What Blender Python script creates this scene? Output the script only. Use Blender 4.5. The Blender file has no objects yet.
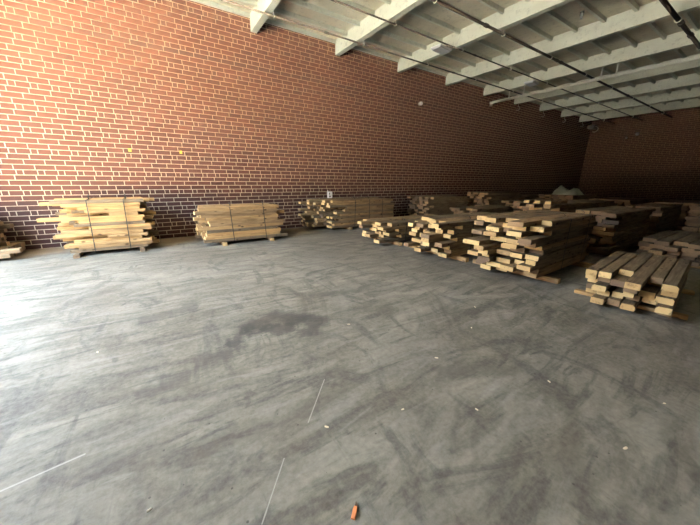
import bpy, bmesh, math, random
from mathutils import Vector, Matrix
PI = math.pi
S = bpy.context.scene
C = S.collection
ORD = ['zeroth', 'first', 'second', 'third', 'fourth', 'fifth', 'sixth', 'seventh', 'eighth', 'ninth', 'tenth', 'eleventh',
       'twelfth', 'thirteenth', 'fourteenth', 'fifteenth', 'sixteenth', 'seventeenth', 'eighteenth', 'nineteenth', 'twentieth']
# planks of the stacks that are built as things of their own (the 300 that show largest); the rest are one bulk object
SHOWN = {2, 7, 11, 15, 37, 54, 55, 56, 62, 63, 67, 73, 75, 76, 79, 80, 81, 85, 92, 97, 98, 101, 102, 108, 109, 114, 117, 120, 121, 123,
         126, 127, 128, 132, 133, 138, 142, 144, 145, 146, 147, 148, 149, 151, 157, 162, 168, 174, 180, 186, 187, 192, 193, 199, 205, 211, 212, 213, 214, 215,
         216, 219, 222, 225, 231, 233, 235, 237, 244, 250, 251, 253, 255, 257, 259, 261, 266, 267, 269, 273, 278, 284, 285, 287, 289, 290, 292, 297, 298, 299,
         302, 306, 311, 312, 317, 318, 319, 320, 321, 323, 326, 328, 329, 333, 334, 337, 338, 339, 343, 344, 347, 348, 349, 352, 353, 354, 356, 359, 360, 362,
         363, 365, 366, 367, 368, 369, 370, 371, 372, 375, 376, 377, 378, 379, 381, 382, 383, 384, 386, 390, 391, 392, 393, 394, 395, 397, 398, 400, 402, 403,
         405, 406, 407, 408, 410, 413, 414, 415, 416, 417, 418, 420, 421, 422, 423, 424, 425, 426, 427, 428, 429, 430, 431, 432, 434, 435, 436, 437, 438, 439,
         440, 441, 442, 443, 444, 445, 446, 448, 449, 450, 451, 452, 453, 454, 455, 456, 457, 458, 459, 460, 461, 476, 481, 485, 490, 494, 499, 504, 509, 514,
         516, 518, 546, 551, 552, 553, 554, 597, 602, 607, 609, 611, 612, 614, 615, 617, 621, 624, 625, 628, 632, 633, 636, 637, 640, 644, 647, 648, 651, 652,
         653, 658, 665, 666, 668, 671, 672, 673, 674, 676, 677, 678, 679, 680, 682, 683, 684, 685, 717, 723, 728, 733, 738, 743, 792, 834, 839, 851, 855, 859,
         863, 867, 871, 876, 880, 884, 885, 886, 887, 888, 915, 920, 924, 928, 933, 938, 942, 990, 995, 1040, 1045, 1091, 1096, 1097, 1098, 1100, 1148, 1149, 1150, 1151}
ALL = bool(globals().get('ALL_PLANKS', False))

# ------------------------------------------------------------------ room dimensions (metres)
EYE = 1.48
YL, XB, YR, XF = 8.70, 24.60, -9.0, -3.6        # brick wall on the left, far wall, right wall, front wall with the loading opening
DECK, BEAM = 5.46, 5.08                         # underside of roof deck, underside of beams
OPEN_Y0, OPEN_Y1, OPEN_H = 2.7, 7.5, 4.7       # loading opening in the front wall

# ------------------------------------------------------------------ node helpers
def mat(name):
    m = bpy.data.materials.new(name); m.use_nodes = True
    nt = m.node_tree; b = nt.nodes['Principled BSDF']
    return m, nt, b
def N(nt, t, **kw):
    n = nt.nodes.new(t)
    for k, v in kw.items(): setattr(n, k, v)
    return n
def M(nt, op, a, b=None, c=None, clamp=False):
    n = nt.nodes.new('ShaderNodeMath'); n.operation = op; n.use_clamp = clamp
    for i, v in enumerate((a, b, c)):
        if v is None: continue
        if isinstance(v, (int, float)): n.inputs[i].default_value = v
        else: nt.links.new(v, n.inputs[i])
    return n.outputs[0]
def RAMP(nt, f, stops, interp='LINEAR'):
    n = nt.nodes.new('ShaderNodeValToRGB'); r = n.color_ramp; r.interpolation = interp
    while len(r.elements) < len(stops): r.elements.new(0.5)
    for e, (p, c) in zip(r.elements, stops):
        e.position = p; e.color = (c, c, c, 1) if isinstance(c, (int, float)) else (*c, 1)
    nt.links.new(f, n.inputs[0]); return n.outputs[0]
def MIX(nt, f, a, b, blend='MIX'):
    n = nt.nodes.new('ShaderNodeMix'); n.data_type = 'RGBA'; n.blend_type = blend
    for i, v in ((0, f), (6, a), (7, b)):
        if isinstance(v, (int, float)): n.inputs[i].default_value = v
        elif isinstance(v, tuple): n.inputs[i].default_value = (*v, 1)
        else: nt.links.new(v, n.inputs[i])
    return n.outputs[2]
def NOISE(nt, vec, scale, detail=4, rough=.55, dist=0):
    n = nt.nodes.new('ShaderNodeTexNoise'); n.inputs['Scale'].default_value = scale
    n.inputs['Detail'].default_value = detail; n.inputs['Roughness'].default_value = rough; n.inputs['Distortion'].default_value = dist
    if vec is not None: nt.links.new(vec, n.inputs['Vector'])
    return n.outputs[0]
def MAP(nt, vec, scale=(1, 1, 1), rot=(0, 0, 0), loc=(0, 0, 0)):
    n = nt.nodes.new('ShaderNodeMapping')
    n.inputs['Scale'].default_value = scale; n.inputs['Rotation'].default_value = rot; n.inputs['Location'].default_value = loc
    nt.links.new(vec, n.inputs['Vector']); return n.outputs[0]
def BUMP(nt, h, b, strength, dist=.01):
    n = nt.nodes.new('ShaderNodeBump'); n.inputs['Strength'].default_value = strength; n.inputs['Distance'].default_value = dist
    nt.links.new(h, n.inputs['Height']); nt.links.new(n.outputs[0], b.inputs['Normal'])

def plain(name, col, rough=.6, metal=0.0, var=.12, scale=9):
    m, nt, b = mat(name)
    tc = N(nt, 'ShaderNodeTexCoord').outputs['Object']
    n = NOISE(nt, tc, scale)
    c = MIX(nt, n, tuple(x * (1 - var) for x in col), tuple(min(1, x * (1 + var)) for x in col))
    nt.links.new(c, b.inputs['Base Color']); b.inputs['Roughness'].default_value = rough; b.inputs['Metallic'].default_value = metal
    return m

def brick_mat(name, axis, low_shade=1.0, dark=1.0):
    """12 inch bricks in 4 inch courses: three stretcher courses, then one course of alternating stretchers and headers."""
    m, nt, b = mat(name)
    geo = N(nt, 'ShaderNodeNewGeometry').outputs['Position']
    sp = N(nt, 'ShaderNodeSeparateXYZ'); nt.links.new(geo, sp.inputs[0])
    u = sp.outputs[axis]; z = sp.outputs[2]
    U, H, J = .305, .1008, .0135
    zc = M(nt, 'DIVIDE', z, H); row = M(nt, 'FLOOR', zc); fz = M(nt, 'SUBTRACT', zc, row)
    k = M(nt, 'FLOORED_MODULO', row, 4)
    grp = M(nt, 'FLOOR', M(nt, 'DIVIDE', row, 4))
    is1 = M(nt, 'COMPARE', k, 1, .1); is2 = M(nt, 'COMPARE', k, 2, .1); is3 = M(nt, 'COMPARE', k, 3, .1)
    off = M(nt, 'ADD', M(nt, 'MULTIPLY', is1, .45), M(nt, 'MULTIPLY', is2, .12))
    off = M(nt, 'ADD', off, M(nt, 'MULTIPLY', is3, .66))
    off = M(nt, 'ADD', off, M(nt, 'MULTIPLY', grp, .07))
    uc = M(nt, 'ADD', M(nt, 'DIVIDE', u, U), off); col = M(nt, 'FLOOR', uc); fu = M(nt, 'SUBTRACT', uc, col)
    # distance to vertical joint, metres
    d0 = M(nt, 'MULTIPLY', M(nt, 'MINIMUM', fu, M(nt, 'SUBTRACT', 1, fu)), U)
    d1 = M(nt, 'MULTIPLY', M(nt, 'ABSOLUTE', M(nt, 'SUBTRACT', fu, .67)), U)
    d1 = M(nt, 'ADD', d1, M(nt, 'MULTIPLY', M(nt, 'SUBTRACT', 1, is3), 10))
    dz = M(nt, 'MULTIPLY', M(nt, 'MINIMUM', fz, M(nt, 'SUBTRACT', 1, fz)), H)
    d = M(nt, 'MINIMUM', M(nt, 'MINIMUM', d0, d1), dz)
    wob = NOISE(nt, geo, 22, 3)
    d = M(nt, 'ADD', d, M(nt, 'MULTIPLY', M(nt, 'SUBTRACT', wob, .5), .006))
    mr = N(nt, 'ShaderNodeMapRange', interpolation_type='SMOOTHSTEP')
    nt.links.new(d, mr.inputs[0]); mr.inputs[1].default_value = J / 2 - .003; mr.inputs[2].default_value = J / 2 + .003
    brick = mr.outputs[0]
    hd = M(nt, 'MULTIPLY', M(nt, 'GREATER_THAN', fu, .67), is3)
    cb = N(nt, 'ShaderNodeCombineXYZ'); nt.links.new(M(nt, 'ADD', col, M(nt, 'MULTIPLY', hd, .37)), cb.inputs[0]); nt.links.new(row, cb.inputs[1])
    wn = N(nt, 'ShaderNodeTexWhiteNoise'); nt.links.new(cb.outputs[0], wn.inputs['Vector'])
    c = RAMP(nt, wn.outputs[0], [(0, (.034, .0122, .0086)), (.3, (.053, .0182, .0120)), (.65, (.067, .0230, .0148)), (.9, (.087, .031, .020)), (1, (.044, .017, .0132))])
    c = MIX(nt, M(nt, 'MULTIPLY', hd, .35), c, (.045, .018, .013))
    fine = NOISE(nt, geo, 60, 5, .7)
    c = MIX(nt, .35, c, MIX(nt, fine, (.030, .011, .008), (.14, .056, .038)), 'MIX')
    # soot stained course high up and shade painted into the lowest metre
    soot = M(nt, 'COMPARE', row, 42, .1)
    c = MIX(nt, M(nt, 'MULTIPLY', soot, .45), c, (.03, .016, .014))
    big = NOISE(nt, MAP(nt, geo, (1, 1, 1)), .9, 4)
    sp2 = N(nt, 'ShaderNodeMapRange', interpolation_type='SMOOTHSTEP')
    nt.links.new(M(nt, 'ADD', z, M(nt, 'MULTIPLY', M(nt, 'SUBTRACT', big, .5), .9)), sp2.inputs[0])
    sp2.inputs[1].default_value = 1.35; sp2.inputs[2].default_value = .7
    low = M(nt, 'MULTIPLY', sp2.outputs[0], .65 * low_shade)
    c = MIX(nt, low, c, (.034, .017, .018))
    mort = MIX(nt, NOISE(nt, geo, 14, 4), (.46, .38, .265), (.64, .54, .39))
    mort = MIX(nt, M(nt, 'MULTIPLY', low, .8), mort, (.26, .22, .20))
    # old paint scrubbed off near the roof line leaves a whitish bloom
    bl = N(nt, 'ShaderNodeMapRange', interpolation_type='SMOOTHSTEP'); nt.links.new(z, bl.inputs[0]); bl.inputs[1].default_value = 4.75; bl.inputs[2].default_value = 5.3
    bn = M(nt, 'MULTIPLY', M(nt, 'GREATER_THAN', NOISE(nt, geo, 7, 5, .7), .56), .3)
    c = MIX(nt, M(nt, 'MULTIPLY', bl.outputs[0], bn), c, (.26, .17, .12))
    fin = MIX(nt, brick, mort, c)
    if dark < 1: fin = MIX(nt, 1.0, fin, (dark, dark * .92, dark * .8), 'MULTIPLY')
    nt.links.new(fin, b.inputs['Base Color'])
    b.inputs['Roughness'].default_value = .85; b.inputs['Specular IOR Level'].default_value = .25
    h = M(nt, 'ADD', M(nt, 'MULTIPLY', brick, .8), M(nt, 'MULTIPLY', fine, .25))
    BUMP(nt, h, b, .6, .008)
    return m

def seg_dist(nt, X, Y, a, b_):
    """distance from (X,Y) to a segment a-b on the floor"""
    ax, ay = a; dx, dy = b_[0] - ax, b_[1] - ay; L2 = dx * dx + dy * dy
    px = M(nt, 'SUBTRACT', X, ax); py = M(nt, 'SUBTRACT', Y, ay)
    t = M(nt, 'DIVIDE', M(nt, 'ADD', M(nt, 'MULTIPLY', px, dx), M(nt, 'MULTIPLY', py, dy)), L2, clamp=True)
    ex = M(nt, 'SUBTRACT', px, M(nt, 'MULTIPLY', t, dx)); ey = M(nt, 'SUBTRACT', py, M(nt, 'MULTIPLY', t, dy))
    return M(nt, 'SQRT', M(nt, 'ADD', M(nt, 'MULTIPLY', ex, ex), M(nt, 'MULTIPLY', ey, ey)))

def floor_mat():
    m, nt, b = mat('worn_concrete')
    g = N(nt, 'ShaderNodeNewGeometry').outputs['Position']
    sp = N(nt, 'ShaderNodeSeparateXYZ'); nt.links.new(g, sp.inputs[0]); X, Y = sp.outputs[0], sp.outputs[1]
    big = NOISE(nt, g, .45, 5, .6, .6)
    mid = NOISE(nt, MAP(nt, g, (.9, 2.4, 1), (0, 0, -.30)), 1.3, 7, .62, 1.2)
    fine = NOISE(nt, g, 26, 6, .72)
    smear = NOISE(nt, MAP(nt, g, (.8, 3.6, 1), (0, 0, -.38), (3, 1, 0)), .9, 8, .6, 2.6)
    smear2 = NOISE(nt, MAP(nt, g, (2.4, .8, 1), (0, 0, -.75), (9, 4, 0)), .8, 8, .62, 2.8)
    c = MIX(nt, RAMP(nt, mid, [(.36, 0), (.62, 1)]), (.108, .099, .081), (.262, .246, .206))
    c = MIX(nt, RAMP(nt, big, [(.42, .0), (.6, .6)]), c, (.105, .092, .073))
    c = MIX(nt, RAMP(nt, smear, [(.36, .8), (.47, 0)]), c, (.065, .062, .055))
    c = MIX(nt, RAMP(nt, smear2, [(.36, .7), (.46, 0)]), c, (.07, .066, .059))
    c = MIX(nt, RAMP(nt, smear, [(.55, 0), (.68, .4)]), c, (.31, .30, .28))
    c = MIX(nt, .22, c, MIX(nt, RAMP(nt, fine, [(.36, 0), (.64, 1)]), (.05, .048, .044), (.32, .31, .285)))
    # faint sweeping arcs left by turning fork-lift tyres
    rx = M(nt, 'SUBTRACT', X, .4); ry = M(nt, 'SUBTRACT', Y, 3.4)
    rd = M(nt, 'SQRT', M(nt, 'ADD', M(nt, 'MULTIPLY', rx, rx), M(nt, 'MULTIPLY', ry, ry)))
    cv = N(nt, 'ShaderNodeCombineXYZ'); nt.links.new(M(nt, 'ADD', rd, M(nt, 'MULTIPLY', big, .9)), cv.inputs[0])
    arc = NOISE(nt, cv.outputs[0], 4.5, 4, .6)
    msk = RAMP(nt, NOISE(nt, g, .8, 3), [(.42, 0), (.6, 1)])
    c = MIX(nt, M(nt, 'MULTIPLY', RAMP(nt, arc, [(.38, .6), (.5, 0)]), msk), c, (.07, .062, .052))
    c = MIX(nt, M(nt, 'MULTIPLY', RAMP(nt, arc, [(.55, 0), (.66, .4)]), msk), c, (.26, .245, .215))
    # specks of grit
    vo = N(nt, 'ShaderNodeTexVoronoi'); vo.inputs['Scale'].default_value = 9; nt.links.new(g, vo.inputs['Vector'])
    spk = M(nt, 'LESS_THAN', vo.outputs['Distance'], .055)
    c = MIX(nt, M(nt, 'MULTIPLY', spk, .75), c, (.05, .045, .04))
    # the black drag mark in the middle of the floor, with its tail
    wob = NOISE(nt, g, 3.2, 6, .7)
    wb = M(nt, 'MULTIPLY', M(nt, 'SUBTRACT', wob, .5), .62)
    def stain(cc, segs, w, s, col):
        d = None
        for a_, b_ in segs:
            e = seg_dist(nt, X, Y, a_, b_); d = e if d is None else M(nt, 'MINIMUM', d, e)
        d = M(nt, 'ADD', d, wb)
        r = N(nt, 'ShaderNodeMapRange', interpolation_type='SMOOTHSTEP'); nt.links.new(d, r.inputs[0])
        r.inputs[1].default_value = w; r.inputs[2].default_value = w * .15; r.inputs[3].default_value = 0; r.inputs[4].default_value = s
        tex = M(nt, 'MULTIPLY', r.outputs[0], M(nt, 'ADD', .55, M(nt, 'MULTIPLY', smear, .8)))
        return MIX(nt, tex, cc, col)
    c = stain(c, [((.62, 2.78), (.95, 2.95)), ((.95, 2.95), (1.30, 2.62)), ((1.30, 2.62), (1.12, 2.42))], .22, .75, (.035, .036, .036))
    c = stain(c, [((.62, 2.78), (.42, 2.62)), ((.75, 2.70), (.98, 2.62))], .15, .75, (.035, .036, .037))
    c = stain(c, [((.30, 2.50), (-.20, 2.25))], .13, .55, (.05, .05, .049))
    c = stain(c, [((-.25, 3.6), (.2, 3.75)), ((1.6, 3.3), (2.2, 3.1))], .14, .5, (.06, .058, .054))
    c = stain(c, [((1.05, 1.75), (1.30, 1.70)), ((1.75, 1.3), (2.2, 1.0))], .12, .4, (.075, .068, .058))
    # scratches
    for a_, b_, w in [((.905, 1.705), (.62, 1.395), .0035), ((.40, 1.24), (.20, .99), .003), ((-.86, 1.82), (-.52, 1.865), .006)]:
        d = M(nt, 'ADD', seg_dist(nt, X, Y, a_, b_), M(nt, 'MULTIPLY', M(nt, 'SUBTRACT', fine, .5), .006))
        c = MIX(nt, M(nt, 'MULTIPLY', M(nt, 'LESS_THAN', d, w), .5), c, (.45, .44, .41))
    # brown shade beside the brick wall, painted into the floor colour
    wall_shade = N(nt, 'ShaderNodeMapRange', interpolation_type='SMOOTHSTEP')
    nt.links.new(M(nt, 'ADD', Y, M(nt, 'MULTIPLY', M(nt, 'SUBTRACT', big, .5), .9)), wall_shade.inputs[0])
    wall_shade.inputs[1].default_value = 7.6; wall_shade.inputs[2].default_value = 8.4
    c = MIX(nt, M(nt, 'MULTIPLY', wall_shade.outputs[0], .75), c, (.20, .135, .075))
    nt.links.new(c, b.inputs['Base Color'])
    nt.links.new(RAMP(nt, mid, [(.3, .62), (.7, .80)]), b.inputs['Roughness'])
    b.inputs['Specular IOR Level'].default_value = .35
    BUMP(nt, M(nt, 'ADD', fine, M(nt, 'MULTIPLY', mid, .7)), b, .3, .01)
    return m

def paint_mat(name, lo, hi, rough=.6):
    """old off-white paint with yellowed and grey dirt"""
    m, nt, b = mat(name)
    g = N(nt, 'ShaderNodeNewGeometry').outputs['Position']
    n1 = NOISE(nt, MAP(nt, g, (1, .5, 1)), 1.4, 6, .65); n2 = NOISE(nt, g, 9, 6, .7)
    c = MIX(nt, RAMP(nt, n1, [(.3, 0), (.7, 1)]), lo, hi)
    c = MIX(nt, RAMP(nt, n2, [(.28, .5), (.46, 0)]), c, tuple(x * .5 for x in lo))
    nt.links.new(c, b.inputs['Base Color']); b.inputs['Roughness'].default_value = rough
    BUMP(nt, n2, b, .12, .004)
    return m

def wood_side():
    m, nt, b = mat('sawn_wood')
    at = N(nt, 'ShaderNodeAttribute', attribute_name='grain').outputs['Vector']
    tone = N(nt, 'ShaderNodeAttribute', attribute_name='tone').outputs['Fac']
    gr = NOISE(nt, MAP(nt, at, (1.6, 26, 26)), 1.6, 6, .6, .4)
    bl = NOISE(nt, MAP(nt, at, (1.5, 5, 5)), 1.5, 4, .6)
    base = RAMP(nt, tone, [(0, (.075, .058, .046)), (.25, (.165, .118, .078)), (.5, (.32, .20, .10)), (.75, (.50, .295, .12)), (1, (.70, .39, .135))])
    c = MIX(nt, RAMP(nt, gr, [(.28, 0), (.7, 1)]), MIX(nt, .55, base, (.09, .055, .03)), MIX(nt, .18, base, (.80, .62, .36)))
    c = MIX(nt, RAMP(nt, bl, [(.36, .6), (.5, 0)]), c, MIX(nt, .65, base, (.06, .042, .03)))
    vo = N(nt, 'ShaderNodeTexVoronoi'); vo.inputs['Scale'].default_value = 1; nt.links.new(MAP(nt, at, (4.2, 9, 9)), vo.inputs['Vector'])
    kn = RAMP(nt, vo.outputs['Distance'], [(.10, 1), (.2, 0)])
    c = MIX(nt, M(nt, 'MULTIPLY', kn, .85), c, (.045, .028, .018))
    nt.links.new(c, b.inputs['Base Color']); b.inputs['Roughness'].default_value = .82; b.inputs['Specular IOR Level'].default_value = .2
    BUMP(nt, gr, b, .35, .004)
    return m
def wood_end():
    m, nt, b = mat('end_grain')
    at = N(nt, 'ShaderNodeAttribute', attribute_name='grain').outputs['Vector']
    tone = N(nt, 'ShaderNodeAttribute', attribute_name='endtone').outputs['Fac']
    wv = N(nt, 'ShaderNodeTexWave', wave_type='RINGS', rings_direction='X')
    wv.inputs['Scale'].default_value = 34; wv.inputs['Distortion'].default_value = 2.5
    nt.links.new(MAP(nt, at, (0.02, 1, 1.3), (0, 0, 0), (0, .07, .05)), wv.inputs['Vector'])
    base = RAMP(nt, tone, [(0, (.14, .105, .082)), (.3, (.32, .215, .125)), (.6, (.62, .42, .19)), (1, (.84, .61, .30))])
    c = MIX(nt, M(nt, 'MULTIPLY', wv.outputs['Fac'], .4), base, MIX(nt, .5, base, (.32, .18, .07)))
    n = NOISE(nt, at, 14, 5, .7)
    c = MIX(nt, RAMP(nt, n, [(.30, .7), (.45, 0)]), c, (.12, .075, .045))
    nt.links.new(c, b.inputs['Base Color']); b.inputs['Roughness'].default_value = .85; b.inputs['Specular IOR Level'].default_value = .2
    return m

MW, ME = wood_side(), wood_end()
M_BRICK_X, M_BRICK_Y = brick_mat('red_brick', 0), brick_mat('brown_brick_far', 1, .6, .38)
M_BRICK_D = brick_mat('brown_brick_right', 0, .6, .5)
M_FLOOR = floor_mat()
M_DECK = paint_mat('roof_deck_paint', (.68, .61, .45), (.90, .83, .65))
M_BEAM = paint_mat('beam_paint', (.70, .70, .56), (.90, .91, .76))
M_PIPE = plain('dark_iron_pipe', (.030, .023, .018), .6)
M_WPIPE = plain('white_pipe_paint', (.88, .86, .74), .4)
M_GALV = plain('galvanised_steel', (.62, .60, .53), .45, .3)
M_STRAP = plain('black_steel_strap', (.018, .017, .016), .5, .2)
M_WHITE = plain('white_enamel', (.93, .93, .91), .4, 0, .02)
M_BLACK = plain('black_plastic', (.02, .02, .02), .5)
M_GROUND = plain('yard_concrete', (.52, .49, .43), .9, 0, .1, 2)
M_LENS = plain('milky_lens', (.70, .72, .72), .3, 0, .05)

# ------------------------------------------------------------------ mesh helpers
def link(name, bm, mats, parent=None, smooth=False):
    me = bpy.data.meshes.new(name)
    bmesh.ops.recalc_face_normals(bm, faces=bm.faces[:])
    bm.to_mesh(me); bm.free()
    for m in (mats if isinstance(mats, (list, tuple)) else [mats]): me.materials.append(m)
    if smooth:
        for p in me.polygons: p.use_smooth = True
    o = bpy.data.objects.new(name, me); C.objects.link(o)
    if parent: o.parent = parent
    return o
def tag(o, label, cat, group=None):
    o['label'] = label; o['category'] = cat
    if group: o['group'] = group
    return o
def thing(name, label, cat, loc=(0, 0, 0), rz=0, group=None):
    o = bpy.data.objects.new(name, None); C.objects.link(o); o.location = loc; o.rotation_euler = (0, 0, rz)
    o.empty_display_size = .1
    return tag(o, label, cat, group)
def box(bm, x0, y0, z0, x1, y1, z1, mi=0):
    v = [bm.verts.new(p) for p in ((x0, y0, z0), (x1, y0, z0), (x1, y1, z0), (x0, y1, z0), (x0, y0, z1), (x1, y0, z1), (x1, y1, z1), (x0, y1, z1))]
    for f in ((3, 2, 1, 0), (4, 5, 6, 7), (0, 1, 5, 4), (1, 2, 6, 5), (2, 3, 7, 6), (3, 0, 4, 7)):
        bm.faces.new([v[i] for i in f]).material_index = mi
def bevel(bm, w, seg=2):
    bmesh.ops.bevel(bm, geom=bm.edges[:], offset=w, segments=seg, affect='EDGES', clamp_overlap=True)
def tube(bm, pts, r, n=10, caps=True):
    """round tube along a polyline"""
    pts = [Vector(p) for p in pts]; rings = []
    up = Vector((.13, .31, .94))
    for i, p in enumerate(pts):
        d = (pts[min(i + 1, len(pts) - 1)] - pts[max(i - 1, 0)]).normalized()
        a = d.cross(up)
        if a.length < .1: a = d.cross(Vector((1, 0, 0)))
        a.normalize(); b_ = d.cross(a)
        rr = r[i] if isinstance(r, (list, tuple)) else r
        rings.append([bm.verts.new(p + a * rr * math.cos(t) + b_ * rr * math.sin(t)) for t in (2 * PI * k / n for k in range(n))])
    for A, B in zip(rings, rings[1:]):
        for k in range(n): bm.faces.new((A[k], A[(k + 1) % n], B[(k + 1) % n], B[k]))
    if caps:
        bm.faces.new(rings[0][::-1]); bm.faces.new(rings[-1])
def ribbon(bm, pts, w, t, closed=False):
    """flat band of width w (along x) and thickness t following points in the y-z plane; pts = (x,y,z)"""
    n = len(pts); rows = []
    for i, (x, y, z) in enumerate(pts):
        a = pts[(i - 1) % n] if closed or i else pts[0]; b_ = pts[(i + 1) % n] if closed or i < n - 1 else pts[-1]
        dy, dz = b_[1] - a[1], b_[2] - a[2]; l = math.hypot(dy, dz) or 1
        ny, nz = -dz / l * t / 2, dy / l * t / 2
        rows.append([bm.verts.new(q) for q in ((x - w / 2, y + ny, z + nz), (x + w / 2, y + ny, z + nz), (x + w / 2, y - ny, z - nz), (x - w / 2, y - ny, z - nz))])
    pr = list(zip(rows, rows[1:])) + ([(rows[-1], rows[0])] if closed else [])
    for A, B in pr:
        for k in range(4): bm.faces.new((A[k], A[(k + 1) % 4], B[(k + 1) % 4], B[k]))
    if not closed:
        bm.faces.new(rows[0][::-1]); bm.faces.new(rows[-1])

# ------------------------------------------------------------------ the setting
def struct(name, bm, m):
    o = link(name, bm, m); o['kind'] = 'structure'; return o
bm = bmesh.new(); box(bm, XF - .3, YR, -.2, XB, YL, 0); struct('floor', bm, M_FLOOR)
bm = bmesh.new(); box(bm, XF - .3, YR - .3, DECK, XB + .3, YL + .3, DECK + .25); struct('ceiling', bm, M_DECK)
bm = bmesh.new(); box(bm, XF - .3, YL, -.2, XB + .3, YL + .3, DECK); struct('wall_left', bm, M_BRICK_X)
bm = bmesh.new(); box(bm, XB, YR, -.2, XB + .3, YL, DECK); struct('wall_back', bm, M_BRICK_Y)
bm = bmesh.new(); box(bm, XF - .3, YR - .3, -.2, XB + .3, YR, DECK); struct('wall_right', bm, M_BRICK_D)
bm = bmesh.new()
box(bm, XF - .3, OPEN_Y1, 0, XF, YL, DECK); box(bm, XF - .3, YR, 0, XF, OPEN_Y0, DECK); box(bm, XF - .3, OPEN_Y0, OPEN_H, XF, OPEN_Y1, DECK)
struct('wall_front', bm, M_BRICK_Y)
bm = bmesh.new(); box(bm, XF - 140, -90, -.4, XF - .3, 90, -.02); struct('trim_1', bm, M_GROUND)       # the yard outside the opening
bm = bmesh.new(); box(bm, XF - 30, -60, -.02, XF - 20, 60, 9.0); struct('wall_sky_blocker', bm, plain('dark_sky_blocker', (.055, .045, .038), .9))   # unseen dark building, added to block low sky light
bm = bmesh.new(); box(bm, XF - .3, YL - .05, DECK - .09, XB, YL, DECK); struct('trim_2', bm, M_BEAM)    # ledger where the deck meets the brick wall

# ------------------------------------------------------------------ roof beams and purlins
BX = [2.74 + 2.49 * i for i in range(9)]
for i, x in enumerate(BX):
    bm = bmesh.new()
    prof = [(YL, BEAM), (YR, BEAM), (YR, DECK - .002), (YL - .052, DECK - .002), (YL - .052, DECK - .095), (YL, DECK - .095)]
    a = [bm.verts.new((x - .075, y, z)) for y, z in prof]; b_ = [bm.verts.new((x + .075, y, z)) for y, z in prof]
    bm.faces.new(a); bm.faces.new(b_[::-1])
    for k in range(6): bm.faces.new((a[k], b_[k], b_[(k + 1) % 6], a[(k + 1) % 6]))
    where = 'nearest the camera' if i == 0 else 'farthest from the camera, by the back wall' if i == 8 else f'{ORD[i+1]} from the camera'
    tag(link('roof_beam', bm, M_BEAM), f'off-white painted roof beam meeting the brick wall, {where}', 'beam', 'off-white roof beams')
first_y = [6.2, 3.8, 2.6, 2.0, 1.4, 1.4, 1.4, 1.4, 1.4]
def purlin(x0, x1, y, label):
    bm = bmesh.new(); box(bm, x0, y - .03, DECK - .095, x1, y + .03, DECK - .002)
    tag(link('roof_purlin', bm, M_BEAM), label, 'purlin', 'purlins between the roof beams')
for i in range(9):
    x0, x1 = (BX[i - 1] + .076 if i else .3), BX[i] - .076
    bay = 'in front of the nearest roof beam' if i == 0 else f'between {ORD[i]} and {ORD[i+1]} roof beams from camera'
    for k in range(13):
        y = 8.05 - .61 * k
        lim = [7.2, 4.5, 2.9, 2.2, 1.6, 1.6, 1.6, 1.6, 1.6][i]
        if y < lim: break
        purlin(x0, x1, y, f'pale purlin, {ORD[k+1]} from the brick wall, {bay}')
for k in range(11):
    purlin(BX[8] + .076, XB - .002, 8.05 - .61 * k, f'pale purlin, {ORD[k+1]} from the brick wall, behind the farthest roof beam')

# ------------------------------------------------------------------ pipes under the roof
def run_pipe(label, y, z, r, x0, x1, m, couplings, group):
    t = thing('sprinkler_pipe', label, 'pipe', (x0, y, z), 0, group)
    bm = bmesh.new(); tube(bm, [(0, 0, 0), (x1 - x0, 0, 0)], r, 12); link('pipe_run', bm, m, t, True)
    for cx in couplings:
        bm = bmesh.new(); tube(bm, [(cx - x0 - .06, 0, 0), (cx - x0 + .06, 0, 0)], r * 1.35, 12); link('coupling', bm, m, t)
    for bx in BX:
        if not x0 < bx < x1: continue
        bm = bmesh.new()   # ring hanger with a clip up the side of the beam
        tube(bm, [(bx - x0 + .11, (r + .012) * math.cos(a), (r + .012) * math.sin(a)) for a in (2 * PI * k / 12 for k in range(13))], .012, 6)
        tube(bm, [(bx - x0 + .11, 0, r + .012), (bx - x0 + .11, 0, BEAM - z + .05), (bx - x0 + .082, 0, BEAM - z + .06)], .014, 6)
        link('hanger', bm, M_WPIPE, t)
    return t
run_pipe('thin dark pipe under the roof beams, closest to the brick wall', 7.50, 5.015, .020, 0, XB, M_PIPE, [4.2, 9.1, 16.5], 'dark pipes under the roof')
run_pipe('thin dark pipe under the roof beams, second from the brick wall', 6.22, 5.015, .018, 0, XB, M_PIPE, [8.4, 13.9], 'dark pipes under the roof')
run_pipe('dark iron pipe under the roof beams, third from the brick wall', 5.03, 5.005, .032, 0, XB, M_PIPE, [7.1, 10.7, 11.0, 17.2], 'dark pipes under the roof')
run_pipe('thick dark iron pipe at upper right, farthest from the brick wall', 2.45, 4.995, .042, 0, XB, M_PIPE, [10.6, 11.6], 'dark pipes under the roof')
t = thing('water_pipe', 'long white pipe running parallel to the roof beams, elbow end at the brick wall', 'pipe', (13.2, 8.6, 4.87))
bm = bmesh.new(); tube(bm, [(0, 0, 0), (0, -16, 0)], .055, 14); link('pipe_run', bm, M_WPIPE, t, True)
bm = bmesh.new(); tube(bm, [(0, -.10, 0), (0, -.03, 0), (0, .01, -.02), (0, .035, -.06), (0, .035, -.14)], .062, 14); link('elbow', bm, M_WPIPE, t, True)
bm = bmesh.new(); tube(bm, [(0, .03, 0), (0, .098, 0)], .05, 12); link('wall_flange', bm, M_WPIPE, t, True)
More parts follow.
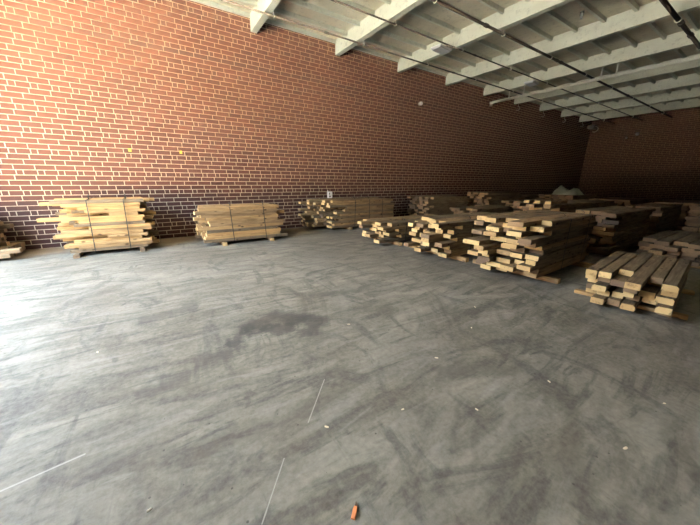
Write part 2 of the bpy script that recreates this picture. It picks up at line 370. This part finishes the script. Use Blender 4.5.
for hy in (-.75, -1.35, -3.9, -4.3, -6.4, -6.9):
    bm = bmesh.new(); box(bm, -.018, hy - .018, .04, .018, hy + .018, DECK - 4.87 - .14 if False else .45); bevel(bm, .004, 1)
    tube(bm, [(.052 * math.cos(a), hy, .052 * math.sin(a)) for a in (2 * PI * k / 12 for k in range(13))], .012, 6)
    link('hanger', bm, M_WPIPE, t)

# ------------------------------------------------------------------ small fittings
def strip_light(loc, rz, label):
    t = thing('ceiling_light', label, 'light fixture', loc, rz, 'unlit white light fixtures')
    bm = bmesh.new(); box(bm, -.27, -.17, .03, .27, .17, .07); bevel(bm, .008); link('housing', bm, M_WHITE, t)
    bm = bmesh.new(); box(bm, -.25, -.15, 0, .25, .15, .03); bevel(bm, .008); link('diffuser', bm, M_LENS, t)
    bm = bmesh.new(); box(bm, .16, -.05, .07, .24, .05, .16); bevel(bm, .006); link('mounting_block', bm, M_BLACK, t)
strip_light((7.30, 6.52, BEAM - .10), .1, 'flat white light fixture under the roof beam, nearer one by the second pipe')
strip_light((12.38, 6.56, BEAM - .10), .1, 'flat white light fixture under the roof beam just before the white pipe')
t = thing('ceiling_light', 'tiny white lamp holder on the roof deck, upper right between beams', 'light fixture', (9.3, 3.98, DECK - .10), .4)
bm = bmesh.new(); tube(bm, [(-.13, 0, 0), (.10, 0, 0)], .03, 10); link('tube_lamp', bm, M_WHITE, t, True)
bm = bmesh.new(); box(bm, -.05, -.04, .03, .05, .04, .098); bevel(bm, .006); link('mounting_block', bm, M_BLACK, t)
for i, x in enumerate(BX[5:9]):
    nm = ['nearest of the four', 'second of the four', 'third of the four', 'farthest of the four'][i]
    bm = bmesh.new()
    pts = [(x - .05, 8.55, BEAM + .02), (x - .05, 8.55, BEAM - .12)] + [(x - .05 + .05 * math.sin(a), 8.55 - .05 * math.sin(a), BEAM - .20 + .08 * math.cos(a)) for a in (PI * k / 8 for k in range(9))] + [(x - .10, 8.60, BEAM - .26)]
    pts = [(px + .1 + .035, py, pz) for px, py, pz in pts]
    tube(bm, pts, .013, 7)
    tag(link('cable_hook', bm, M_GALV, None, True), f'small pale wire hook hanging from a roof beam end, {nm}', 'hook', 'wire hooks under the beam ends')
t = thing('pipe_bracket', 'black bracket with a pale curled cable high in the far corner', 'bracket', (24.25, 8.45, 4.92))
bm = bmesh.new(); box(bm, -.25, -.12, -.12, .35, .25, .1); bevel(bm, .03); link('bracket_body', bm, M_BLACK, t)
bm = bmesh.new(); tube(bm, [(-.1, -.13 - .16 * math.sin(a), -.16 + .16 * math.cos(a)) for a in (PI * k / 10 for k in range(13))], .018, 8); link('cable', bm, M_GALV, t, True)
def dome(loc, axis, r, label):
    bm = bmesh.new(); bmesh.ops.create_uvsphere(bm, u_segments=16, v_segments=10, radius=r)
    for v in bm.verts: v.co = Vector((v.co.x, v.co.y, v.co.z))
    t = thing('wall_lamp', label, 'lamp', loc)
    link('globe', bm, M_WHITE, t, True)
    d = Vector(axis); bm = bmesh.new(); tube(bm, [d * (r * .6), d * (r * 1.5)], r * .8, 12); link('base', bm, M_GALV, t)
dome((8.78, YL - .105, 4.24), (0, 1, 0), .07, 'small white round fitting high on the long brick wall')
dome((XB - .135, 6.28, 4.29), (1, 0, 0), .09, 'small white round fitting high on the far wall, the larger of two')
dome((XB - .083, 6.75, 4.13), (1, 0, 0), .055, 'tiny white round fitting on the far wall, the smaller of two')
t = thing('electrical_box', 'white electrical box on the brick wall above the long plank stack', 'electrical box', (4.90, YL, .90))
bm = bmesh.new(); box(bm, -.075, -.09, 0, .085, -.001, .21); bevel(bm, .014); link('box_body', bm, M_WHITE, t)
bm = bmesh.new(); box(bm, -.045, -.094, .115, -.012, -.0905, .175); bevel(bm, .0015, 1); link('outlet_slot', bm, M_BLACK, t)
bm = bmesh.new(); tube(bm, [(-.02, -.0905, .058), (-.02, -.097, .058)], .028, 12); link('outlet_socket', bm, M_BLACK, t)
bm = bmesh.new(); tube(bm, [(-.055, -.02, .21), (-.055, -.02, .245)], .014, 10); link('conduit_stub', bm, M_WHITE, t)
MY = plain('yellow_crayon', (.75, .60, .08), .8)
for x, z, lb in ((-.29, 2.09, 'left'), (.73, 2.10, 'right')):
    bm = bmesh.new(); box(bm, x - .028, YL - .004, z - .035, x + .028, YL, z + .035); bevel(bm, .0015, 1)
    tag(link('paint_mark', bm, MY), f'small yellow paint dab on the long brick wall, the {lb} one', 'paint mark', 'yellow dabs on the brick wall')

# ------------------------------------------------------------------ planks
def plank_geo(bm, la, lb, L, W, T, rnd, mx, tone, endtone):
    """one sawn plank from x=0 to L, y=0..W, z=0..T: chamfered, slightly bowed and waney, sawn ends"""
    lg, lt, le = la
    c = [rnd.uniform(.003, .007) for _ in range(4)]
    if rnd.random() < .3: c[rnd.randrange(2, 4)] = rnd.uniform(.010, .024)
    prof = [(c[0], 0), (W - c[1], 0), (W, c[1]), (W, T - c[2]), (W - c[2], T), (c[3], T), (0, T - c[3]), (0, c[0])]
    xs = [0, L * .25, L * .5, L * .75, L]; amp = rnd.uniform(-.0015, .0015); so = rnd.uniform(0, 60); sk = [rnd.uniform(-.008, .008), rnd.uniform(-.008, .008)]
    rows = []
    for i, x in enumerate(xs):
        r = []
        sag = amp * math.sin(PI * x / L)
        for (y, z) in prof:
            j = rnd.uniform(-.0012, .0012)
            px = x + (sk[0 if i == 0 else 1] * (y / W - .5) * 2 if i in (0, 4) else 0)
            v = bm.verts.new(mx @ Vector((px, y + sag + j, z)))
            v[lg] = (px + so, y + so * .37, z); v[lt] = tone; v[le] = endtone
            r.append(v)
        rows.append(r)
    for A, B in zip(rows, rows[1:]):
        for k in range(8): bm.faces.new((A[k], A[(k + 1) % 8], B[(k + 1) % 8], B[k])).material_index = 0
    bm.faces.new(rows[0][::-1]).material_index = 1; bm.faces.new(rows[-1]).material_index = 1
def new_bm():
    b_ = bmesh.new()
    return b_, (b_.verts.layers.float_vector.new('grain'), b_.verts.layers.float.new('tone'), b_.verts.layers.float.new('endtone'))
BULK, BULK_L = new_bm()
COUNT = [0]
def plank(L, W, T, rnd, mx, tone, endtone, label, group, name='sawn_plank', always=False):
    if always: show = True
    else:
        k = COUNT[0]; COUNT[0] += 1; show = ALL or k in SHOWN
    if show:
        b_, la = new_bm(); plank_geo(b_, la, None, L, W, T, rnd, Matrix(), tone, endtone)
        o = link(name, b_, [MW, ME]); o.matrix_world = mx; tag(o, label, 'plank', group)
        if not always and ALL: o['k'] = k
    else: plank_geo(BULK, BULK_L, None, L, W, T, rnd, mx, tone, endtone)
def stack(name, x, y, L, W, T, cols, layers, z0, seed, rot=0, jit=.12, jitb=.1, tone=(.2, .8), end=(.3, 1), front=False, skew=0, drop=.12,
          short_top=(), straps=(), stickers=(.25, -.25), over=.06, ragged=0, strap_top=None, long_low=0, bear=None):
    """boards run along local x from the corner (x,y); local y runs towards the brick wall; the end at x faces the opening"""
    rnd = random.Random(seed)
    base = Matrix.Translation((x, y, 0)) @ Matrix.Rotation(rot, 4, 'Z')
    g = f'planks in the {name}'
    # cross-boards under the stack
    ns = len(stickers)
    for i, sx in enumerate(stickers):
        sxx = sx if sx >= 0 else L + sx
        ln = W + over * 2 + rnd.uniform(0, .1)
        mx = base @ Matrix.Translation((sxx + .05, -over - rnd.uniform(0, .05), 0)) @ Matrix.Rotation(PI / 2, 4, 'Z')
        w = {2: ['near', 'far'], 3: ['near', 'middle', 'far']}[ns][i] if not front else {2: ['left', 'right'], 3: ['left', 'middle', 'right']}[ns][i]
        plank(ln, .09, z0 - .002, rnd, mx, rnd.uniform(.3, .7) if bear is None else bear, rnd.uniform(.6, 1) if bear is None else bear, f'cross-board on the floor under the {w} end of the {name}', f'cross-boards under the {name}', 'bearer_board')
    for l in range(layers):
        n = cols if rnd.random() < .6 else cols + rnd.choice((-1, 0, 1))
        ws = [rnd.uniform(.8, 1.25) for _ in range(n)]; gap = .008 if front else .016
        tot = W - gap * (n - 1) - rnd.uniform(0, .03); sm = sum(ws); ws = [w / sm * tot for w in ws]
        yy = rnd.uniform(-.012, .012)
        order = []
        for c_ in range(n): order.append((yy, ws[c_])); yy += ws[c_] + gap
        rag = rnd.uniform(-ragged, ragged)
        for c_, (by, bw) in enumerate(order):
            top = l == layers - 1
            a = rnd.gauss(0, 1) * jit + rag - (skew * (by / W) if skew else 0)
            a = max(-2.2 * jit - ragged - abs(skew), min(a, 2.2 * jit + ragged))
            e = L + rnd.gauss(0, 1) * jitb
            if rnd.random() < drop: a += rnd.uniform(.1, .35)
            if l < long_low: e += .22 + .08 * l
            if l < long_low and c_ == 0: e += .06
            r_ = random.Random(seed * 1000 + l * 40 + c_)
            tn = r_.uniform(*tone) if r_.random() > .16 else r_.uniform(0, .25)
            et = r_.uniform(*end) if r_.random() > .25 else r_.uniform(0, .3)
            if top and c_ in short_top: continue
            down = layers - l
            where = ('in the front row' if c_ == 0 else f'{ORD[c_+1]} row back') if front else ('rightmost' if c_ == 0 else 'leftmost' if c_ == n - 1 else f'{ORD[n-c_]} from left')
            course = 'top course' if down == 1 else f'{ORD[down]} course down'
            t_ = T - .001
            plank(e - a, bw, t_, r_, base @ Matrix.Translation((a, by, z0 + l * T)), tn, et, f'sawn plank, {course}, {where}, in the {name}', g)
    top = z0 + layers * T
    for i, sx in enumerate(straps):
        b_ = bmesh.new(); y0, y1 = -.04, W + .04
        sl = rnd.uniform(-.03, .03) if not isinstance(sx, tuple) else sx[1] - sx[0]
        sx0 = sx[0] if isinstance(sx, tuple) else sx
        zb = z0 - .006
        def pos(y_, z_): return (sx0 + sl * (top - z_) / top, y_, z_)
        loop = [pos(y0 + .012, zb), pos(y0, zb + .014), pos(y0, top * .5), pos(y0, top - .012), pos(y0 + .012, top + .007),
                pos(W / 2, top + .007), pos(y1 - .012, top + .007), pos(y1, top - .012), pos(y1, top * .5), pos(y1, zb + .014), pos(y1 - .012, zb)]
        ribbon(b_, loop, .017, .003, True)
        st = thing('steel_strap', f'black steel strap around the {name}, ' + (['left one', 'right one'] if front and len(straps) == 2 else ['left one', 'middle one', 'right one'] if front else ['near one', 'far one'])[i], 'strap', (0, 0, 0), 0, 'black straps around the plank stacks')
        st.matrix_world = base
        link('band', b_, M_STRAP, st)
        b_ = bmesh.new(); x_, _, _ = pos(0, top)
        hh = strap_top or .075
        ribbon(b_, [(x_ + .03, W * .12, top + .012), (x_ + .03, W * .12 - .05, top + .03), (x_ + .03, W * .12 - .06, top + hh * .6), (x_ + .03, W * .12 - .03, top + hh), (x_ + .03, W * .12 + .05, top + hh + .02)], .02, .003)
        link('loose_end', b_, M_STRAP, st)
    return top

Y1 = (.62, 1.0)
# along the brick wall
stack('dark left-edge stack', -3.36, 7.66, .80, .88, .075, 5, 10, .06, 5, jit=.08, jitb=.07, tone=(.0, .3), end=(.1, .4), front=True, long_low=2)
stack('tall yellow strapped stack', -1.42, 7.42, 1.24, .95, .0615, 6, 16, .08, 11, jit=.19, jitb=.085, tone=(.58, 1.0), end=(.5, 1), front=True, drop=.12,
      straps=((.36, .33), (.92, .89)), stickers=(.05, -.16), over=.10, bear=.1)
stack('brown strapped wall stack', .86, 7.14, 1.72, .95, .0705, 6, 11, .08, 12, jit=.09, jitb=.08, tone=(.4, .85), end=(.5, 1), front=True, drop=.25,
      straps=((.56, .60), (1.32, 1.36)), stickers=(.36, -.25), over=.11)
stack('long wall stack', 4.48, 7.55, 2.25, .98, .068, 6, 12, .08, 13, jit=.14, jitb=.07, tone=(.25, .65), end=(.4, 1), front=True, skew=.75, drop=.1,
      straps=((.68, .66), (1.22, 1.22), (1.75, 1.75)), stickers=(.5, -.3), over=.05)
# front row facing the opening
stack('low middle stack', 4.46, 5.14, 2.5, 1.02, .073, 5, 6, .075, 14, jit=.16, jitb=.1, tone=(.1, .5), end=(.4, 1), rot=-.01, drop=.2, straps=(.55, 1.9), short_top=(2,), over=.14, stickers=(.26, -.3))
stack('ragged middle stack', 4.52, 3.44, 2.45, 1.00, .0735, 5, 9, .08, 15, jit=.17, jitb=.1, tone=(.1, .5), end=(.4, 1), rot=0.0, drop=.22, straps=(.6, 1.85), over=.20, stickers=(.30, -.3))
stack('tall square stack', 4.54, 1.93, 2.15, 1.02, .0705, 5, 12, .08, 16, rot=.035, jit=.16, jitb=.06, tone=(.1, .5), end=(.4, 1), drop=.18, straps=(.9, 1.75), over=.18, stickers=(.40, -.3))
stack('low right stack', 4.60, .50, 1.75, .84, .073, 6, 5, .05, 17, rot=.09, jit=.14, jitb=.1, tone=(.05, .35), end=(.5, 1), drop=.2, over=.08, stickers=(.24, -.3))
# second row
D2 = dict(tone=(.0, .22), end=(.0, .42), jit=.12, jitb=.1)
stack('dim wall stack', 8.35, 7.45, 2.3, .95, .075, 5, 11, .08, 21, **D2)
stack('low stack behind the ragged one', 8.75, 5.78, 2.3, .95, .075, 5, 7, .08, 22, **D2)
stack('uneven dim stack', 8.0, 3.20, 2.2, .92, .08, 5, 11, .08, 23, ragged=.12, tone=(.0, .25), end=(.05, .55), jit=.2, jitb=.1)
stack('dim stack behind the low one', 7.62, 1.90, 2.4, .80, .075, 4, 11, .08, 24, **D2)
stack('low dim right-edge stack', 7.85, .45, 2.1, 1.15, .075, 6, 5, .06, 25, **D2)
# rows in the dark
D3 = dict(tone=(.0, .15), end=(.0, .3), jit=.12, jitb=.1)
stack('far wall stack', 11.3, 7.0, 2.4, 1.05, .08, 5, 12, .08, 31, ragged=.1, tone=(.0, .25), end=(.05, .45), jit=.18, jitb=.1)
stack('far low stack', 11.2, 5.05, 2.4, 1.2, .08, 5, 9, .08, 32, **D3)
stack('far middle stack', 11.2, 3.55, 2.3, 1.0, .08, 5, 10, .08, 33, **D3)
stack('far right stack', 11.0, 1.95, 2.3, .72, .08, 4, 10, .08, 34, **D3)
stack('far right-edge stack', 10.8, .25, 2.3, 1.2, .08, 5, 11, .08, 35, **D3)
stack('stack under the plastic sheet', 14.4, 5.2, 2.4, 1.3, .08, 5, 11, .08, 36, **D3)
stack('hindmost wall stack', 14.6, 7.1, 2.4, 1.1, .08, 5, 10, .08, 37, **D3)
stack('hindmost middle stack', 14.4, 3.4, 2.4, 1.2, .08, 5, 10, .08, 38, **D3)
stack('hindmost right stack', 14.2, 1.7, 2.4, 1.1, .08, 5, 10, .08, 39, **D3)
# loose offcuts thrown on the uneven stack
rl = random.Random(77)
ox = 8.0
for i, (dx, dy, rz, L) in enumerate([(-.05, .10, .1, 1.0), (.12, .42, -.25, .8), (.0, .62, .35, .7)]):
    mx = Matrix.Translation((ox + dx, 3.2 + dy, .08 + 11 * .08 + .003)) @ Matrix.Rotation(rz * .3, 4, 'Z')
    plank(L, .13, .07, rl, mx, .4, .8, f'loose offcut on the uneven dim stack, {["rightmost", "middle", "leftmost"][i]} of three', 'offcuts on the uneven dim stack', 'offcut', True)
b_ = BULK
if len(b_.verts):
    o = link('stacked_lumber', b_, [MW, ME]); o['kind'] = 'stuff'
    tag(o, 'remaining sawn planks deep inside and far back in the lumber stacks', 'lumber')

# ------------------------------------------------------------------ crumpled plastic on the far stack
def sheet():
    m, nt, b = mat('cloudy_plastic')
    tc = N(nt, 'ShaderNodeTexCoord').outputs['Object']
    nt.links.new(MIX(nt, NOISE(nt, tc, 3), (.40, .46, .32), (.66, .70, .55)), b.inputs['Base Color'])
    b.inputs['Roughness'].default_value = .35; b.inputs['Transmission Weight'].default_value = .25
    bm = bmesh.new(); rnd = random.Random(4); nx, ny = 26, 30
    from mathutils import noise
    g = []
    for i in range(nx):
        r = []
        for j in range(ny):
            u, v = i / (nx - 1), j / (ny - 1)
            e = max(0, math.sin(PI * u)) ** .6 * max(0, math.sin(PI * v)) ** .5
            n = noise.fractal(Vector((u * 4.2, v * 4.8, 1.7)), 1.0, 2.0, 4)
            h = .012 + e * (.17 + .24 * n + .09 * abs(math.sin(v * 6.5 + n * 3)) + .05 * math.sin(u * 11 + v * 4))
            r.append(bm.verts.new((u * .85 + .08 * n, v * .95 + .05 * n, max(.008, h))))
        g.append(r)
    for i in range(nx - 1):
        for j in range(ny - 1): bm.faces.new((g[i][j], g[i + 1][j], g[i + 1][j + 1], g[i][j + 1]))
    o = link('plastic_sheet', bm, m, None, True); o.location = (14.50, 5.15, .08 + 11 * .08 + .004)
    md = o.modifiers.new('thick', 'SOLIDIFY'); md.thickness = .004; md.offset = 1
    tag(o, 'crumpled cloudy plastic sheet lying on a far stack near the back corner', 'plastic sheet')
sheet()

# ------------------------------------------------------------------ litter on the floor
M_ORANGE = plain('orange_wood', (.85, .27, .10), .7, 0, .3, 40)
M_CHIP = plain('pale_wood_chip', (.72, .62, .46), .8)
def chip(loc, size, rz, m, label, group=None, name='wood_chip', seed=0, rest=.0):
    rnd = random.Random(seed); a, w, h = size; bm = bmesh.new()
    pr = [(-a / 2, -w * .35), (-a * .2, -w / 2), (a * .3, -w * .42), (a / 2, -w * .1), (a * .38, w * .4), (-a * .1, w / 2), (-a * .45, w * .3)]
    lo = [bm.verts.new((x, y, 0)) for x, y in pr]; hi = [bm.verts.new((x * .9, y * .85, h * rnd.uniform(.7, 1.1))) for x, y in pr]
    bm.faces.new(lo[::-1]); bm.faces.new(hi)
    for k in range(7): bm.faces.new((lo[k], lo[(k + 1) % 7], hi[(k + 1) % 7], hi[k]))
    o = link(name, bm, m); o.location = (*loc, rest); o.rotation_euler = (0, 0, rz)
    return tag(o, label, 'wood chip', group) if label else o
t = thing('wood_splinter', 'bright orange splinter of wood with a dark tip on the floor, bottom of picture', 'wood chip', (.572, .803, 0), .75)
def bar(bm, xs):
    rows = []
    for x, y, w, z0, z1 in xs: rows.append([bm.verts.new(p) for p in ((x, y - w, z0), (x, y + w, z0), (x, y + w * .8, z1), (x, y - w * .8, z1))])
    for A, B in zip(rows, rows[1:]):
        for k in range(4): bm.faces.new((A[k], A[(k + 1) % 4], B[(k + 1) % 4], B[k]))
    bm.faces.new(rows[0][::-1]); bm.faces.new(rows[-1])
bm = bmesh.new(); bar(bm, [(-.030, .001, .010, 0, .008), (-.01, 0, .011, 0, .012), (.012, .001, .010, 0, .012), (.024, .0, .008, 0, .009)]); link('splinter_body', bm, M_ORANGE, t)
bm = bmesh.new(); bar(bm, [(.0243, 0, .006, .001, .008), (.036, .001, .004, 0, .006), (.048, .003, .002, 0, .004)]); link('splinter_tip', bm, plain('dark_bark', (.10, .06, .045), .8), t)
CH = [(1.86, 1.43, 'left of the low right stack, nearest it in mid floor'), (2.78, .20, 'in front of the low right stack, by the right edge'), (2.08, .23, 'at lower right of the picture'),
      (1.62, .88, 'in the middle of the lower right floor'), (-.22, 1.33, 'at lower left of the picture'), (.70, 1.30, 'beside the upper white scratch'),
      (1.55, 2.35, 'behind the dark floor stain, to its right'), (2.6, 1.6, 'between the stain and the tall square stack'), (1.2, 1.15, 'right of the white scratches'),
      (2.35, .75, 'between lower right corner and low right stack'), (3.1, 1.9, 'a step in front of the tall square stack'), (-.60, 3.1, 'at the left of the floor, short of the yellow stack')]
for i, (x, y, w) in enumerate(CH):
    r = random.Random(i); s = r.uniform(.7, 1.2)
    chip((x, y), (.028 * s, .012 * s, .005), r.uniform(0, 3), M_CHIP, f'tiny pale wood chip, {w}', 'wood chips on the floor', seed=i)

# ------------------------------------------------------------------ light: sky and sun outside the opening
W = bpy.data.worlds.new('World'); S.world = W; W.use_nodes = True
bg = W.node_tree.nodes['Background']; bg.inputs[0].default_value = (.68, .84, 1.0, 1); bg.inputs[1].default_value = 33.0
sun = bpy.data.lights.new('Sun', 'SUN'); sun.energy = 1400; sun.color = (1, .83, .60); sun.angle = math.radians(.6)
so = bpy.data.objects.new('Sun', sun); C.objects.link(so)
so.rotation_euler = Vector((-.10, .50, -.84)).to_track_quat('-Z', 'Y').to_euler()
pl = bpy.data.lights.new('Portal', 'AREA'); pl.shape = 'RECTANGLE'; pl.size = OPEN_Y1 - OPEN_Y0; pl.size_y = OPEN_H; pl.cycles.is_portal = True
po = bpy.data.objects.new('Portal', pl); C.objects.link(po); po.location = (XF - .02, (OPEN_Y0 + OPEN_Y1) / 2, OPEN_H / 2)
po.rotation_euler = Matrix(((0, 0, -1), (1, 0, 0), (0, -1, 0))).to_euler()   # local -Z points into the room (+X)

# ------------------------------------------------------------------ camera
cam = bpy.data.cameras.new('Camera'); co = bpy.data.objects.new('Camera', cam); C.objects.link(co)
cam.sensor_fit = 'HORIZONTAL'; cam.sensor_width = 36; cam.lens = 36 * 292 / 700; cam.clip_start = .05; cam.clip_end = 300
R = Matrix(((0.83504532, 0.14112805, -0.53177268), (-0.5500859, 0.23214811, -0.80219247), (0.01023817, 0.96238772, 0.27148674)))
co.matrix_world = Matrix.Translation((0, 0, EYE)) @ R.to_4x4()
S.camera = co
S.view_settings.view_transform = 'Standard'; S.view_settings.look = 'None'; S.view_settings.gamma = 1; S.view_settings.use_curve_mapping = False
S.view_settings.exposure = 0.14
S.cycles.diffuse_bounces = 2; S.cycles.max_bounces = 10
S.cycles.use_denoising = True
